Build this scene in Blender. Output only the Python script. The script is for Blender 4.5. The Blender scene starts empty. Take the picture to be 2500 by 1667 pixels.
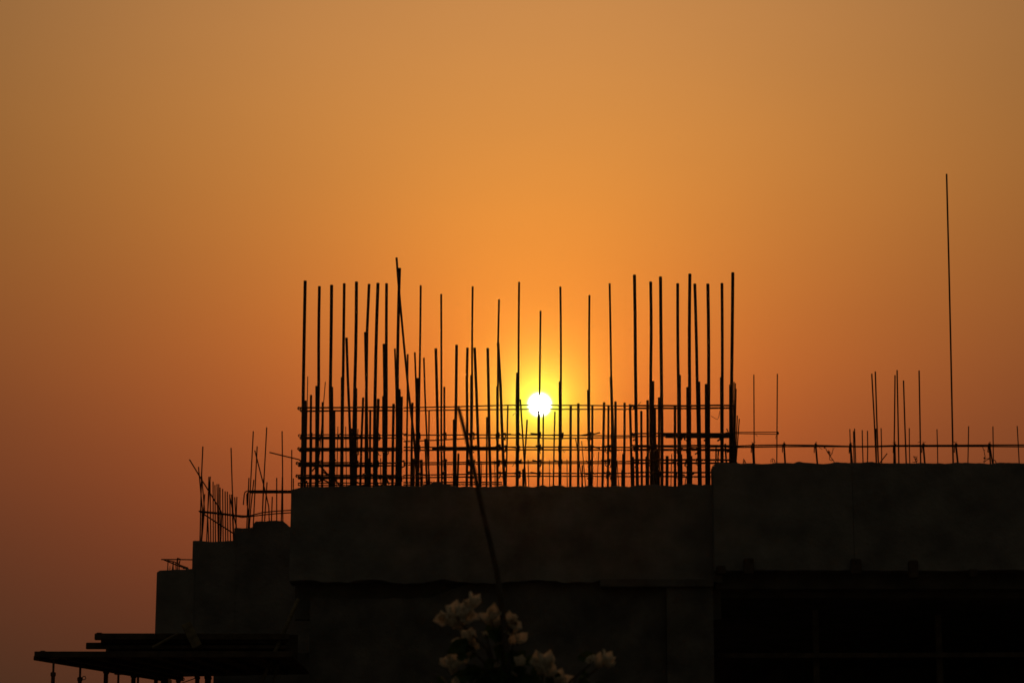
import bpy, bmesh, math, random
from mathutils import Vector, Matrix, noise
random.seed(7)
S = bpy.context.scene
COL = S.collection

# ------------------------------------------------------------------ camera
PITCH = math.radians(12.0)
FPX = 6389.0                       # focal length in pixels of the 2500 px wide photograph
CAM = Vector((0.0, 0.0, 1.6))
cam_d = bpy.data.cameras.new('camera')
cam = bpy.data.objects.new('camera', cam_d); COL.objects.link(cam)
cam.location = CAM
cam.rotation_euler = (math.radians(90) + PITCH, 0, 0)
cam_d.sensor_width = 36.0
cam_d.lens = FPX / 2500 * 36.0
cam_d.clip_end = 5000
cam_d.dof.use_dof = True
cam_d.dof.focus_distance = 27.5
cam_d.dof.aperture_fstop = 10.0
S.camera = cam

# ------------------------------------------------------------------ sky: hazy sunset, glow falls off with the angle from the sun
SUN_DIR = Vector((0.01056138, 0.98281879, 0.18427069)).normalized()
SUN_EL = math.asin(SUN_DIR.z)
world = bpy.data.worlds.new('World'); S.world = world
world.use_nodes = True
nt = world.node_tree; N = nt.nodes; LK = nt.links
N.clear()
def nd(t, **kw):
    n = N.new(t)
    for k, v in kw.items(): setattr(n, k, v)
    return n
def sock(n, i, v):
    if hasattr(v, 'is_linked'): LK.new(v, n.inputs[i])
    else: n.inputs[i].default_value = v
def mth(op, a, b=0.0, c=0.0):
    n = nd('ShaderNodeMath', operation=op)
    sock(n, 0, a); sock(n, 1, b); sock(n, 2, c)
    return n.outputs[0]
tc = nd('ShaderNodeTexCoord')
nrm = nd('ShaderNodeVectorMath', operation='NORMALIZE'); LK.new(tc.outputs['Generated'], nrm.inputs[0])
dif = nd('ShaderNodeVectorMath', operation='SUBTRACT'); LK.new(nrm.outputs[0], dif.inputs[0]); dif.inputs[1].default_value = SUN_DIR
lng = nd('ShaderNodeVectorMath', operation='LENGTH'); LK.new(dif.outputs[0], lng.inputs[0])
rr = lng.outputs['Value']
sep = nd('ShaderNodeSeparateXYZ'); LK.new(nrm.outputs[0], sep.inputs[0])
ez = sep.outputs['Z']
GLOW_K = (0.0075, 0.03, 0.16)
ex = [mth('POWER', math.e, mth('MULTIPLY', rr, -1.0 / k)) for k in GLOW_K]
GLOW = (((0.1518, 1.1442, 1.1552), 0.174, 0.05559), ((8.0714, 0.6613, 0.4098), 0.2332, 0.04251), ((12.2262, 0.0, 0.0728), 0.3046, 0.02741))
chan = []
for A, eh, w in GLOW:
    t = mth('MULTIPLY', ex[0], A[0])
    t = mth('MULTIPLY_ADD', ex[1], A[1], t)
    t = mth('MULTIPLY_ADD', ex[2], A[2], t)
    lo = mth('POWER', math.e, mth('MULTIPLY', mth('SUBTRACT', ez, eh), -1.0 / w))
    chan.append(mth('DIVIDE', t, mth('ADD', lo, 1.0)))
cmb = nd('ShaderNodeCombineColor')
for i in range(3): LK.new(chan[i], cmb.inputs[i])
# sun disc itself
disc = mth('MINIMUM', 140.0, mth('POWER', math.e, mth('MULTIPLY', mth('SUBTRACT', rr, 0.0046), -1.0 / 0.00032)))
# dim rest of the dome: the Nishita sky seen through smoke
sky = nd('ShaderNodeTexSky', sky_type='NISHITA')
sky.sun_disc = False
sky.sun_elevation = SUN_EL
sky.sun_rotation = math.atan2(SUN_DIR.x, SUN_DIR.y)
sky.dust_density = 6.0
def bg(col, strength):
    n = nd('ShaderNodeBackground')
    if hasattr(col, 'is_linked'): LK.new(col, n.inputs[0])
    else: n.inputs[0].default_value = (*col, 1)
    sock(n, 1, strength)
    return n.outputs[0]
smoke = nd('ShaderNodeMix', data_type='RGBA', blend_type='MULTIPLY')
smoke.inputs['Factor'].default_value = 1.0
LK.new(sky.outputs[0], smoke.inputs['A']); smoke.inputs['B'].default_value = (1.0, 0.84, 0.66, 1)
def addsh(a, b):
    n = nd('ShaderNodeAddShader'); LK.new(a, n.inputs[0]); LK.new(b, n.inputs[1]); return n.outputs[0]
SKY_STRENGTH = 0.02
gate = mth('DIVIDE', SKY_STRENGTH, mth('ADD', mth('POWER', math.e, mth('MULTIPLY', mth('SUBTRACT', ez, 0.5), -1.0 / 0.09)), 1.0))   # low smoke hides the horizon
dsc = bg((1.0, 0.97, 0.82), disc)
hmap = nd('ShaderNodeMapping'); hmap.inputs['Scale'].default_value = (1.0, 1.0, 3.0)
LK.new(nrm.outputs[0], hmap.inputs[0])
hnz = nd('ShaderNodeTexNoise'); hnz.inputs['Scale'].default_value = 9.0; hnz.inputs['Detail'].default_value = 5.0
LK.new(hmap.outputs[0], hnz.inputs['Vector'])
uneven = mth('MULTIPLY_ADD', hnz.outputs['Fac'], 0.10, 0.95)        # uneven smoke
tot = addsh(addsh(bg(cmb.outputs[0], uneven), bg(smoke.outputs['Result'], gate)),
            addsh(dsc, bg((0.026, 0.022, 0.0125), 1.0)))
wo = nd('ShaderNodeOutputWorld'); LK.new(tot, wo.inputs[0])

sun_d = bpy.data.lights.new('sun', 'SUN')
sun_d.energy = 0.3; sun_d.angle = math.radians(0.53); sun_d.color = (1.0, 0.36, 0.12)
sun = bpy.data.objects.new('sun', sun_d); COL.objects.link(sun)
sun.rotation_euler = (-SUN_DIR).to_track_quat('-Z', 'Y').to_euler()
sun.location = (0, 40, 12)

S.view_settings.view_transform = 'Standard'
S.view_settings.look = 'None'
S.view_settings.exposure = 0.0
S.view_settings.gamma = 1.0
S.view_settings.use_curve_mapping = False
S.cycles.max_bounces = 6
S.cycles.filter_width = 1.6
S.cycles.sample_clamp_indirect = 4.0

# ------------------------------------------------------------------ helpers
CP, SP = math.cos(PITCH), math.sin(PITCH)
def P(px, py, Y):
    """the point of the vertical plane y = Y that lies behind photograph pixel (px, py)"""
    x = (px - 1250.0) / FPX; y = (833.5 - py) / FPX
    d = Vector((x, CP - y * SP, SP + y * CP))
    return CAM + d * (Y / d.y)
def PX(px, py, Y): return P(px, py, Y).x
def PZ(px, py, Y): return P(px, py, Y).z
def wpx(w, Y): return w * Y / FPX

def material(name, base, rough=0.85, var=0.3, scale=6.0, dark=None, bump=0.3, bscale=40.0, metal=0.0, trans=0.0, streak=False):
    m = bpy.data.materials.new(name); m.use_nodes = True
    t = m.node_tree; n = t.nodes; l = t.links
    b = n['Principled BSDF']
    b.inputs['Roughness'].default_value = rough
    b.inputs['Metallic'].default_value = metal
    b.inputs['Specular IOR Level'].default_value = 0.25
    co = n.new('ShaderNodeTexCoord')
    nz = n.new('ShaderNodeTexNoise'); nz.inputs['Scale'].default_value = scale; nz.inputs['Detail'].default_value = 8
    mp = n.new('ShaderNodeMapping')
    if streak: mp.inputs['Scale'].default_value = (1.0, 1.0, 0.25)
    l.new(co.outputs['Object'], mp.inputs[0]); l.new(mp.outputs[0], nz.inputs['Vector'])
    rp = n.new('ShaderNodeValToRGB')
    d = dark or tuple(c * (1 - var) for c in base)
    br = tuple(min(1, c * (1 + var * 0.6)) for c in base)
    rp.color_ramp.elements[0].position = 0.32; rp.color_ramp.elements[0].color = (*d, 1)
    rp.color_ramp.elements[1].position = 0.68; rp.color_ramp.elements[1].color = (*br, 1)
    l.new(nz.outputs['Fac'], rp.inputs[0])
    l.new(rp.outputs[0], b.inputs['Base Color'])
    nb = n.new('ShaderNodeTexNoise'); nb.inputs['Scale'].default_value = bscale; nb.inputs['Detail'].default_value = 6
    l.new(co.outputs['Object'], nb.inputs['Vector'])
    bm_ = n.new('ShaderNodeBump'); bm_.inputs['Strength'].default_value = bump; bm_.inputs['Distance'].default_value = 0.02
    l.new(nb.outputs['Fac'], bm_.inputs['Height']); l.new(bm_.outputs[0], b.inputs['Normal'])
    if trans > 0:
        tr = n.new('ShaderNodeBsdfTranslucent'); l.new(rp.outputs[0], tr.inputs[0])
        mx = n.new('ShaderNodeMixShader'); mx.inputs[0].default_value = trans
        l.new(b.outputs[0], mx.inputs[1]); l.new(tr.outputs[0], mx.inputs[2])
        l.new(mx.outputs[0], n['Material Output'].inputs['Surface'])
    return m
M_CONC = material('concrete', (0.21, 0.20, 0.185), 0.92, 0.35, 2.6, bump=0.5, bscale=18)
M_CONC2 = material('concrete_dark', (0.15, 0.14, 0.125), 0.92, 0.4, 3.2, bump=0.6, bscale=25)  # darker concrete for the lower pours, edge beam and storey walls
M_SLAB = material('concrete_soffit', (0.16, 0.15, 0.135), 0.95, 0.35, 3.0)
M_REBAR = material('rusty_rebar', (0.10, 0.055, 0.035), 0.75, 0.4, 30.0, bump=0.2, bscale=200)
M_WIRE = material('tie_wire', (0.06, 0.045, 0.035), 0.6, 0.3, 40.0)
M_STEEL = material('prop_steel', (0.12, 0.06, 0.045), 0.6, 0.5, 14.0, bump=0.2, bscale=90)
M_WOOD = material('formwork_timber', (0.085, 0.06, 0.04), 0.85, 0.45, 9.0, bump=0.4, bscale=60)
M_PLY = material('formwork_plywood', (0.09, 0.065, 0.045), 0.8, 0.4, 5.0, bump=0.3, bscale=50)
M_BAMBOO = material('dry_bamboo', (0.15, 0.115, 0.06), 0.7, 0.45, 12.0, bump=0.3, bscale=60)
M_WEED = material('dry_weed', (0.13, 0.10, 0.045), 0.9, 0.3, 20.0)
M_BARK = material('cane_bark', (0.085, 0.068, 0.05), 0.85, 0.4, 20.0, bump=0.4, bscale=120)
M_LEAF = material('leaf', (0.045, 0.085, 0.025), 0.55, 0.35, 25.0, trans=0.25)
M_BRACT = material('white_bract', (0.85, 0.80, 0.70), 0.75, 0.12, 30.0, bump=0.25, bscale=160, trans=0.5)
M_FLOWER = material('flower_tube', (0.6, 0.5, 0.28), 0.7, 0.2, 40.0)
M_GROUND = material('bare_ground', (0.16, 0.12, 0.085), 0.95, 0.4, 0.6, bump=0.6, bscale=6)

def thing(name, label, cat, loc=(0, 0, 0), group=None):
    o = bpy.data.objects.new(name, None); COL.objects.link(o)
    o.empty_display_size = 0.2
    o.location = loc
    o['label'] = label; o['category'] = cat; o['kind'] = 'thing'
    if group: o['group'] = group
    return o
def wloc(o):
    v = Vector(o.location)
    while o.parent:
        o = o.parent; v = v + Vector(o.location)
    return v
def mesh_obj(name, verts, faces, mat, parent=None, origin=None, smooth=False):
    """world-space verts -> one mesh object (kept relative to its parent, or to its own origin)"""
    if parent is not None:
        base = wloc(parent); loc = Vector((0, 0, 0))
    else:
        base = Vector(origin) if origin is not None else Vector((0, 0, 0)); loc = base
    me = bpy.data.meshes.new(name)
    me.from_pydata([tuple(Vector(v) - base) for v in verts], [], faces)
    me.materials.append(mat)
    if smooth: me.polygons.foreach_set('use_smooth', [True] * len(me.polygons))
    me.update()
    o = bpy.data.objects.new(name, me); COL.objects.link(o)
    o.location = loc
    if parent is not None: o.parent = parent
    return o
def tag(o, label, cat, group=None):
    o['label'] = label; o['category'] = cat; o['kind'] = 'thing'
    if group: o['group'] = group
    return o
def copy_part(o, parent, mtx=None):
    c = o.copy(); COL.objects.link(c); c.parent = parent
    if mtx is not None: c.matrix_local = mtx
    return c

def frame_of(t):
    a = Vector((0, 1, 0)) if abs(t.y) < 0.8 else Vector((1, 0, 0))
    u = t.cross(a).normalized(); v = t.cross(u).normalized()
    return u, v
def sweep(path, rad, sides=7, closed=False, ribs=False, cap=True):
    """tube along a polyline; rad may be a number or one per point; ribs adds slanted rolled ribs"""
    pts = [Vector(p) for p in path]
    rads = [rad] * len(pts) if isinstance(rad, (int, float)) else list(rad)
    if ribs:
        out, ro = [], []
        step = 0.0075; k = 0
        for i in range(len(pts) - 1):
            L = (pts[i + 1] - pts[i]).length; n = max(1, int(L / step))
            for j in range(n):
                t = j / n
                out.append(pts[i].lerp(pts[i + 1], t))
                r = rads[i] + (rads[i + 1] - rads[i]) * t
                ro.append(r * (1.075 if k % 2 else 0.915)); k += 1
        out.append(pts[-1]); ro.append(rads[-1])
        pts, rads = out, ro
    n = len(pts); V = []; F = []
    for i in range(n):
        if closed: t = pts[(i + 1) % n] - pts[i - 1]
        else: t = pts[min(i + 1, n - 1)] - pts[max(i - 1, 0)]
        t = t.normalized() if t.length > 1e-9 else Vector((0, 0, 1))
        u, v = frame_of(t)
        for s in range(sides):
            a = 2 * math.pi * s / sides
            off = (u * math.cos(a) + v * math.sin(a)) * rads[i]
            if ribs and 0 < i < n - 1: off = off + t * (0.0035 * math.cos(a))
            V.append(pts[i] + off)
    seg = n if closed else n - 1
    for i in range(seg):
        for s in range(sides):
            a = i * sides + s; b = i * sides + (s + 1) % sides
            c = ((i + 1) % n) * sides + (s + 1) % sides; d = ((i + 1) % n) * sides + s
            F.append((a, b, c, d))
    if cap and not closed:
        F.append(tuple(range(sides))[::-1]); F.append(tuple((n - 1) * sides + s for s in range(sides)))
    return V, F
class MB:
    def __init__(s): s.V = []; s.F = []
    def add(s, vf):
        k = len(s.V); s.V += [Vector(v) for v in vf[0]]; s.F += [tuple(i + k for i in f) for f in vf[1]]; return s
    def build(s, name, mat, parent=None, origin=None, smooth=False): return mesh_obj(name, s.V, s.F, mat, parent, origin, smooth)
def box(a, b, rot=None, bev=0.0):
    x0, y0, z0 = a; x1, y1, z1 = b
    bm = bmesh.new()
    bmesh.ops.create_cube(bm, size=1.0)
    for v in bm.verts:
        v.co = Vector((x0 + (v.co.x + .5) * (x1 - x0), y0 + (v.co.y + .5) * (y1 - y0), z0 + (v.co.z + .5) * (z1 - z0)))
    if bev > 0: bmesh.ops.bevel(bm, geom=bm.edges[:], offset=bev, segments=1, affect='EDGES')
    bm.verts.index_update()
    V = [v.co.copy() for v in bm.verts]; F = [tuple(v.index for v in f.verts) for f in bm.faces]
    bm.free()
    return V, F
def beam(p, q, w, h, up=Vector((0, 0, 1)), bev=0.004):
    p = Vector(p); q = Vector(q); t = (q - p); L = t.length; t.normalize()
    s = t.cross(up).normalized(); u = s.cross(t).normalized()
    V, F = box((0, -w / 2, -h / 2), (L, w / 2, h / 2), bev=bev)
    return [p + t * v.x + s * v.y + u * v.z for v in V], F
def nz(v, f=1.0): return noise.noise(Vector(v) * f)

def rough_wall(x0, x1, yf, yb, z0, ztop, seed, dx=0.05, amp=0.006, edge=0.010, lean0=0.0, lean1=0.0, bot=0.0):
    """cast concrete wall: front, rough top and back as one strip, ends closed; ztop(x) is the crest"""
    nx = max(2, int((x1 - x0) / dx)); nzr = 14
    V = []; F = []; per = None
    for i in range(nx + 1):
        t = i / nx
        ring = []
        x = x0 + (x1 - x0) * t
        zt = ztop(x) + nz((x * 5, seed, 1.7)) * edge + nz((x * 17, seed, 4.7)) * edge * 0.7
        lean = (1 - t) ** 6 * lean0 + t ** 6 * lean1
        for j in range(nzr + 1):
            f = j / nzr
            z = z0 + (zt - z0) * f + (bot * (nz((x * 2.3, seed, 8.8)) + .6 * nz((x * 8, seed, 2.2))) if j == 0 else 0)
            yy = yf + nz((x * 1.3, seed + 9, z * 1.3)) * amp + nz((x * 6, seed + 5, z * 6)) * amp * 0.4
            ring.append((x + lean * (1 - f), yy, z))
        th = yb - yf
        for f in (0.04, 0.35, 0.65, 0.96):
            ring.append((x, yf + th * f, zt + nz((x * 9, f * 7 + seed, 3.1)) * edge * 0.8 + 0.006))
        for j in range(4, -1, -1):
            f = j / 4
            ring.append((x + lean * (1 - f), yb, z0 + (zt - z0) * f))
        per = len(ring); V += ring
    for i in range(nx):
        for j in range(per):
            a = i * per + j; b = i * per + (j + 1) % per
            F.append((a, (i + 1) * per + j, (i + 1) * per + (j + 1) % per, b))
    F.append(tuple(range(per))); F.append(tuple(nx * per + j for j in range(per))[::-1])
    return V, F

# ------------------------------------------------------------------ ground
def make_ground():
    V = []; F = []; n = 40
    xs = [math.copysign(abs(k / 20) ** 2.2, k) * 1500 for k in range(-20, 21)]
    for i, x in enumerate(xs):
        for j, y in enumerate(xs):
            V.append((x, y + 15, nz((x * 0.05, y * 0.05, 0)) * 0.05 if max(abs(x), abs(y)) < 60 else 0))
    for i in range(40):
        for j in range(40):
            F.append((i * 41 + j, (i + 1) * 41 + j, (i + 1) * 41 + j + 1, i * 41 + j + 1))
    g = mesh_obj('ground', V, F, M_GROUND)
    g['kind'] = 'structure'
make_ground()

# ------------------------------------------------------------------ concrete building
YA = 27.0          # front of the core wall
YB = 26.85         # front of the parapet
YC = 28.6          # front of the stepped walls
# --- core wall
def crest(table, Y):
    pts = [(P(px, py, Y).x, P(px, py, Y).z) for px, py in table]
    def f(x):
        if x <= pts[0][0]: return pts[0][1]
        for (a, za), (b, zb) in zip(pts, pts[1:]):
            if x <= b: return za + (zb - za) * (x - a) / (b - a)
        return pts[-1][1]
    return f
core = thing('core_wall', 'long dark concrete core wall carrying the dense rows of tall rebar', 'wall', (PX(1220, 1300, YA), YA, 0))
ctab = [(711, 1197), (722, 1193), (731, 1189.5), (760, 1190), (830, 1188), (880, 1186.5), (905, 1188), (960, 1185), (1010, 1187),
        (1040, 1186), (1050, 1183), (1058, 1177), (1072, 1176), (1084, 1184), (1098, 1185), (1120, 1188), (1160, 1189), (1215, 1188),
        (1222, 1185), (1232, 1184.5), (1240, 1187), (1262, 1185), (1272, 1183), (1278, 1188), (1305, 1188), (1313, 1185), (1330, 1185), (1334, 1188),
        (1356, 1186), (1374, 1185), (1380, 1188), (1425, 1188), (1432, 1186.5), (1445, 1187), (1480, 1188), (1540, 1188), (1560, 1184.5),
        (1600, 1184), (1620, 1185), (1650, 1188), (1668, 1183), (1676, 1181), (1690, 1183), (1712, 1184), (1722, 1181), (1745, 1183)]
cx0, cx1 = PX(711, 1197, YA), PX(1760, 1184, YA)
zlip = PZ(1200, 1419, YA)
MB().add(rough_wall(cx0, cx1, YA, YA + 0.36, zlip, crest(ctab, YA), 3.1, dx=0.02, bot=0.035, lean0=PX(708, 1290, YA) - PX(711, 1197, YA))).build('upper_pour', M_CONC, core)
zl2 = PZ(1200, 1461, YA + 0.10)
V, F = box((cx0 + 0.04, YA + 0.22, zl2 - 0.2), (cx1, YA + 0.34, zlip + 0.05))
mesh_obj('recessed_joint', V, F, M_SLAB, core)
lx0 = PX(757, 1480, YA + 0.10)
MB().add(rough_wall(lx0, PX(1626, 1500, YA + 0.10), YA + 0.10, YA + 0.40, 0.0, lambda x: zl2 + (zlip + 0.01 - zl2) * min(1, max(0, (x - PX(1040, 1440, YA)) / 0.5)), 8.2, dx=0.06, edge=0.02)).build('lower_pour', M_CONC2, core)
# pour ledge line and pilaster on the right of the lower pour
V, F = box((PX(1465, 1414, YA), YA - 0.03, PZ(1500, 1432, YA)), (PX(1742, 1414, YA), YA + 0.2, PZ(1500, 1413, YA)), bev=0.006)
mesh_obj('ledge', V, F, M_CONC2, core)
MB().add(rough_wall(PX(1628, 1500, YA), PX(1742, 1500, YA), YA + 0.02, YA + 0.40, 0.0, lambda x: PZ(1680, 1430, YA), 5.7, dx=0.06)).build('pilaster', M_CONC2, core)
# rear wall of the core (hidden behind, carries the thin rear starter bars)
YR = 29.3
rear = thing('core_rear_wall', 'rear concrete wall of the core hidden behind the rebar rows', 'wall', (cx0 + 2, YR, 0))
zrear = PZ(1200, 1189, YA) - 0.02
MB().add(rough_wall(cx0 + 0.1, cx1, YR, YR + 0.3, 0.0, lambda x: zrear, 6.6, dx=0.1)).build('wall_body', M_CONC, rear)

# --- parapet and open storey beneath it
par = thing('parapet_wall', 'higher plain concrete parapet wall joining the core wall above a dark open storey', 'wall', (PX(2100, 1300, YB), YB, 0))
ptab = [(1741, 1136), (1746, 1132.5), (1765, 1131), (1800, 1131.5), (1835, 1133), (1870, 1132), (1920, 1131.5), (1942, 1131), (1945, 1129), (1955, 1128.5), (1962, 1131),
        (2010, 1132), (2060, 1130), (2090, 1129.5), (2130, 1128), (2150, 1130), (2230, 1130), (2300, 1131), (2380, 1131), (2430, 1130.5), (2455, 1130), (2480, 1131), (2520, 1131), (2760, 1131)]
pz0 = PZ(2100, 1392, YB)
seam = PX(2083, 1250, YB)
px0 = PX(1741, 1150, YB)
MB().add(rough_wall(px0, seam - 0.002, YB, YB + 0.30, pz0, crest(ptab, YB), 12.4, dx=0.03, bot=0.015)).build('wall_panel', M_CONC, par)
MB().add(rough_wall(seam + 0.002, seam + 3.2, YB + 0.006, YB + 0.30, pz0 + 0.004, crest(ptab, YB), 14.9, dx=0.03, bot=0.015)).build('wall_panel', M_CONC, par)
V, F = box((px0 + 0.02, YB + 0.24, PZ(2100, 1437, YB + 0.24)), (seam + 3.2, YB + 0.5, pz0 + 0.06), bev=0.008)
mesh_obj('edge_beam', V, F, M_CONC2, par)
for px, y0, y1, w in ((1760, 1381, 1402, 22), (1828, 1363, 1402, 24), (2090, 1364, 1402, 26), (2230, 1368, 1412, 23), (2376, 1389, 1410, 20)):
    a = P(px, y1, YB - 0.02); b = P(px, y0, YB - 0.02); hw = wpx(w, YB) / 2
    V, F = box((a.x - hw, YB - 0.07, a.z), (a.x + hw, YB + 0.02, b.z), bev=0.012)
    mesh_obj('timber_block', V, F, M_WOOD, par)
# storey behind: slab, back wall, columns
slab = thing('floor_slab', 'thick concrete floor slab roofing the dark open storey behind the parapet', 'slab', (3, 31, 0))
V, F = box((px0 - 0.3, YB + 0.5, PZ(2100, 1445, YB)), (6.6, 36.0, PZ(2100, 1445, YB) + 0.16))
mesh_obj('slab_body', V, F, M_SLAB, slab)
bwall = thing('storey_back_wall', 'plain concrete back wall deep inside the dark open storey', 'wall', (3, 36, 0))
V, F = box((cx0 + 0.3, 36.0, 0), (6.6, 36.25, PZ(2100, 1445, YB) + 0.14))
mesh_obj('wall_body', V, F, M_CONC2, bwall)
swall = thing('storey_side_wall', 'concrete side wall closing the far end of the dark open storey', 'wall', (6.7, 31, 0))
V, F = box((6.6, YB + 0.1, 0), (6.85, 36.2, PZ(2100, 1445, YB) + 0.14))
mesh_obj('wall_body', V, F, M_CONC2, swall)
gr = thing('timber_guard_rail', 'faint timber guard rail on two posts across the dark open storey', 'rail', (PX(2140, 1600, 27.3), 27.3, 0))
a, b = P(1752, 1600, 27.3), P(2640, 1597, 27.3)
mb = MB().add(beam(a, b, 0.03, wpx(12, 27.3))); mb.build('rail', M_WOOD, gr)
for px, y0 in ((1990, 1488), (2290, 1500)):
    t = P(px, y0, 27.36); V, F = box((t.x - .032, 27.345, 0), (t.x + .032, 27.40, t.z), bev=0.005)
    mesh_obj('post', V, F, M_WOOD, gr)
ld = P(2000, 1640, 27.0)
V, F = box((px0 + 0.1, 27.45, 0), (6.5, 35.8, 2.9)); sb = mesh_obj('lower_slab', V, F, M_SLAB); sb.location = (0, 0, 0)
tag(sb, 'raised concrete floor inside the dark open storey behind the guard rail', 'slab')

# --- stepped walls on the left
step = thing('stepped_wall', 'concrete wall stepping down in blocks beside the core wall', 'wall', (PX(560, 1400, YC), YC, 0))
zs0 = PZ(560, 1600, YC)
d_tab = [(383, 1397), (386, 1393.5), (392, 1392.5), (430, 1391), (455, 1390.5), (462, 1389), (475, 1388)]
MB().add(rough_wall(PX(383, 1397, YC), PX(475, 1397, YC), YC, YC + 0.3, zs0, crest(d_tab, YC), 21.0, dx=0.03, amp=0.004, edge=0.004, lean0=PX(378, 1545, YC) - PX(383, 1397, YC))).build('lowest_block', M_CONC, step)
c1tab = [(470.5, 1320), (474, 1318.5), (480, 1320), (490, 1320), (500, 1321), (520, 1322), (545, 1321.5), (560, 1320), (576, 1318)]
MB().add(rough_wall(PX(470.5, 1320, YC), PX(576, 1320, YC), YC + 0.008, YC + 0.31, zs0, crest(c1tab, YC), 23.0, dx=0.02, amp=0.004, edge=0.008, lean0=PX(467.8, 1390, YC) - PX(470.5, 1320, YC))).build('middle_block', M_CONC, step)
c2tab = [(571.5, 1289), (575, 1288), (590, 1290), (600, 1288.5), (615, 1288), (617, 1280), (620, 1278), (623, 1272), (640, 1271.5), (668, 1272), (690, 1271), (694, 1275), (700, 1280), (706, 1286), (709, 1287), (740, 1290), (820, 1290)]
MB().add(rough_wall(PX(571.5, 1289, YC), PX(815, 1289, YC), YC + 0.016, YC + 0.32, zs0, crest(c2tab, YC), 25.0, dx=0.014, amp=0.004, edge=0.008)).build('upper_block', M_CONC, step)
lw = thing('ground_storey_wall', 'dark concrete wall under the stepped blocks beside the bamboo poles', 'wall', (PX(600, 1650, 28.5), 28.5, 0))
MB().add(rough_wall(PX(521, 1650, 28.5), PX(830, 1650, 28.5), 28.5, 28.9, 0.0, lambda x: zs0 + 0.02, 31.0, dx=0.05)).build('wall_body', M_CONC2, lw)

# ------------------------------------------------------------------ formwork deck on props
ZD = P(88, 1600, 26.0).z              # soffit level
deck = thing('formwork_deck', 'plywood and timber formwork deck jutting out on steel props', 'formwork', (-3.5, 27, 0))
nl = Vector((P(88, 1600, 26.0).x, 26.0, ZD)); nr = Vector((PX(716, 1600, 26.0), 26.0, ZD)); fr = Vector((nr.x, 28.15, ZD))
t_ = P(400, 1652, 1.0); dd = (t_ - CAM); k_ = (ZD - CAM.z) / dd.z; fl = CAM + dd * k_
def plank_quad(a, b, c, d, th):
    V = [a, b, c, d] + [p + Vector((0, 0, th)) for p in (a, b, c, d)]
    return V, [(0, 1, 2, 3), (7, 6, 5, 4), (0, 4, 5, 1), (1, 5, 6, 2), (2, 6, 7, 3), (3, 7, 4, 0)]
# plywood sheets side by side (front to back strips)
for k in range(5):
    f0, f1 = k / 5 + 0.004, (k + 1) / 5 - 0.004
    a = nl.lerp(nr, f0); b = nl.lerp(nr, f1); c = fl.lerp(fr, f1); d = fl.lerp(fr, f0)
    mesh_obj('plywood_sheet', *plank_quad(a, b, c, d, 0.018), M_PLY, deck)
# joists under the sheets, following the skew, then ledger at front and rear
up = Vector((0, 0, 1))
mesh_obj('front_ledger', *beam(nl + Vector((-.01, -.02, 0.0115)), nr + Vector((0, -.02, 0.0115)), 0.05, 0.058), M_WOOD, deck)
mesh_obj('side_ledger', *beam(nl + Vector((0.0, 0.0, -0.022)), fl + Vector((0, 0, -0.022)), 0.06, 0.042), M_WOOD, deck)
mesh_obj('end_block', *box((fl.x - .03, fl.y - .02, ZD - .085), (fl.x + .05, fl.y + .3, ZD - .002), bev=.006), M_WOOD, deck)
for k in range(1, 8):
    f = k / 8
    a = nl.lerp(nr, f) + Vector((0, .05, -0.022)); b = fl.lerp(fr, f) + Vector((0, -.02, -0.022)); b = a.lerp(b, 1.0 if k < 2 else .8)
    mesh_obj('joist', *beam(a, b, 0.05, 0.042), M_WOOD, deck)
# edge form: stacked timbers standing on the deck
Ye = 26.35
def xtimber(name, px0_, px1_, y0, y1, Y, w=0.05, mat=M_WOOD):
    a = P(px0_, (y0 + y1) / 2, Y); b = P(px1_, (y0 + y1) / 2, Y)
    b.z = a.z
    return mesh_obj(name, *beam(a, b, w, wpx(y1 - y0, Y), bev=0.006), mat, deck)
xtimber('edge_timber', 231.5, 706, 1545.5, 1561.5, Ye)
xtimber('edge_timber', 210.5, 700, 1568, 1583.5, Ye + 0.06)
xtimber('edge_timber', 246.5, 706, 1558, 1575, Ye + 0.05, 0.03)
xtimber('edge_timber', 266, 706, 1580, 1590, Ye + 0.13, 0.05)
xtimber('cover_strip', 236, 250, 1543.6, 1547, Ye - 0.01, 0.05)
xtimber('cover_strip', 99, 111, 1587.5, 1591.5, 26.0, 0.05)
mesh_obj('stub_post', *box((PX(257, 1590, Ye), Ye + .03, ZD + .018), (PX(264, 1590, Ye), Ye + .075, PZ(260, 1580, Ye)), bev=.004), M_WOOD, deck)
mesh_obj('form_panel', *box((PX(300, 1590, Ye + .2), Ye + .17, ZD + .018), (nr.x, Ye + .19, PZ(300, 1549, Ye + .2))), M_PLY, deck)
# leaning offcuts against the edge form
pl = tag(mesh_obj('leaning_plank', *beam(P(454, 1521, Ye - .10), P(482, 1578, Ye - .24), 0.02, 0.10, up=Vector((0.9, 0.1, 0.4)), bev=.003), M_BAMBOO, origin=P(482, 1578, Ye - .24)),
         'pale short plank leaning against the formwork edge timbers', 'plank')
pl = tag(mesh_obj('leaning_pole', *sweep([P(372, 1580, Ye - .14), P(402, 1563, Ye - .11), P(436, 1546, Ye - .06)], 0.014, 7), M_BAMBOO, origin=P(372, 1580, Ye - .1)),
         'thin slanting pole resting on the formwork edge timbers', 'pole')

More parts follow.
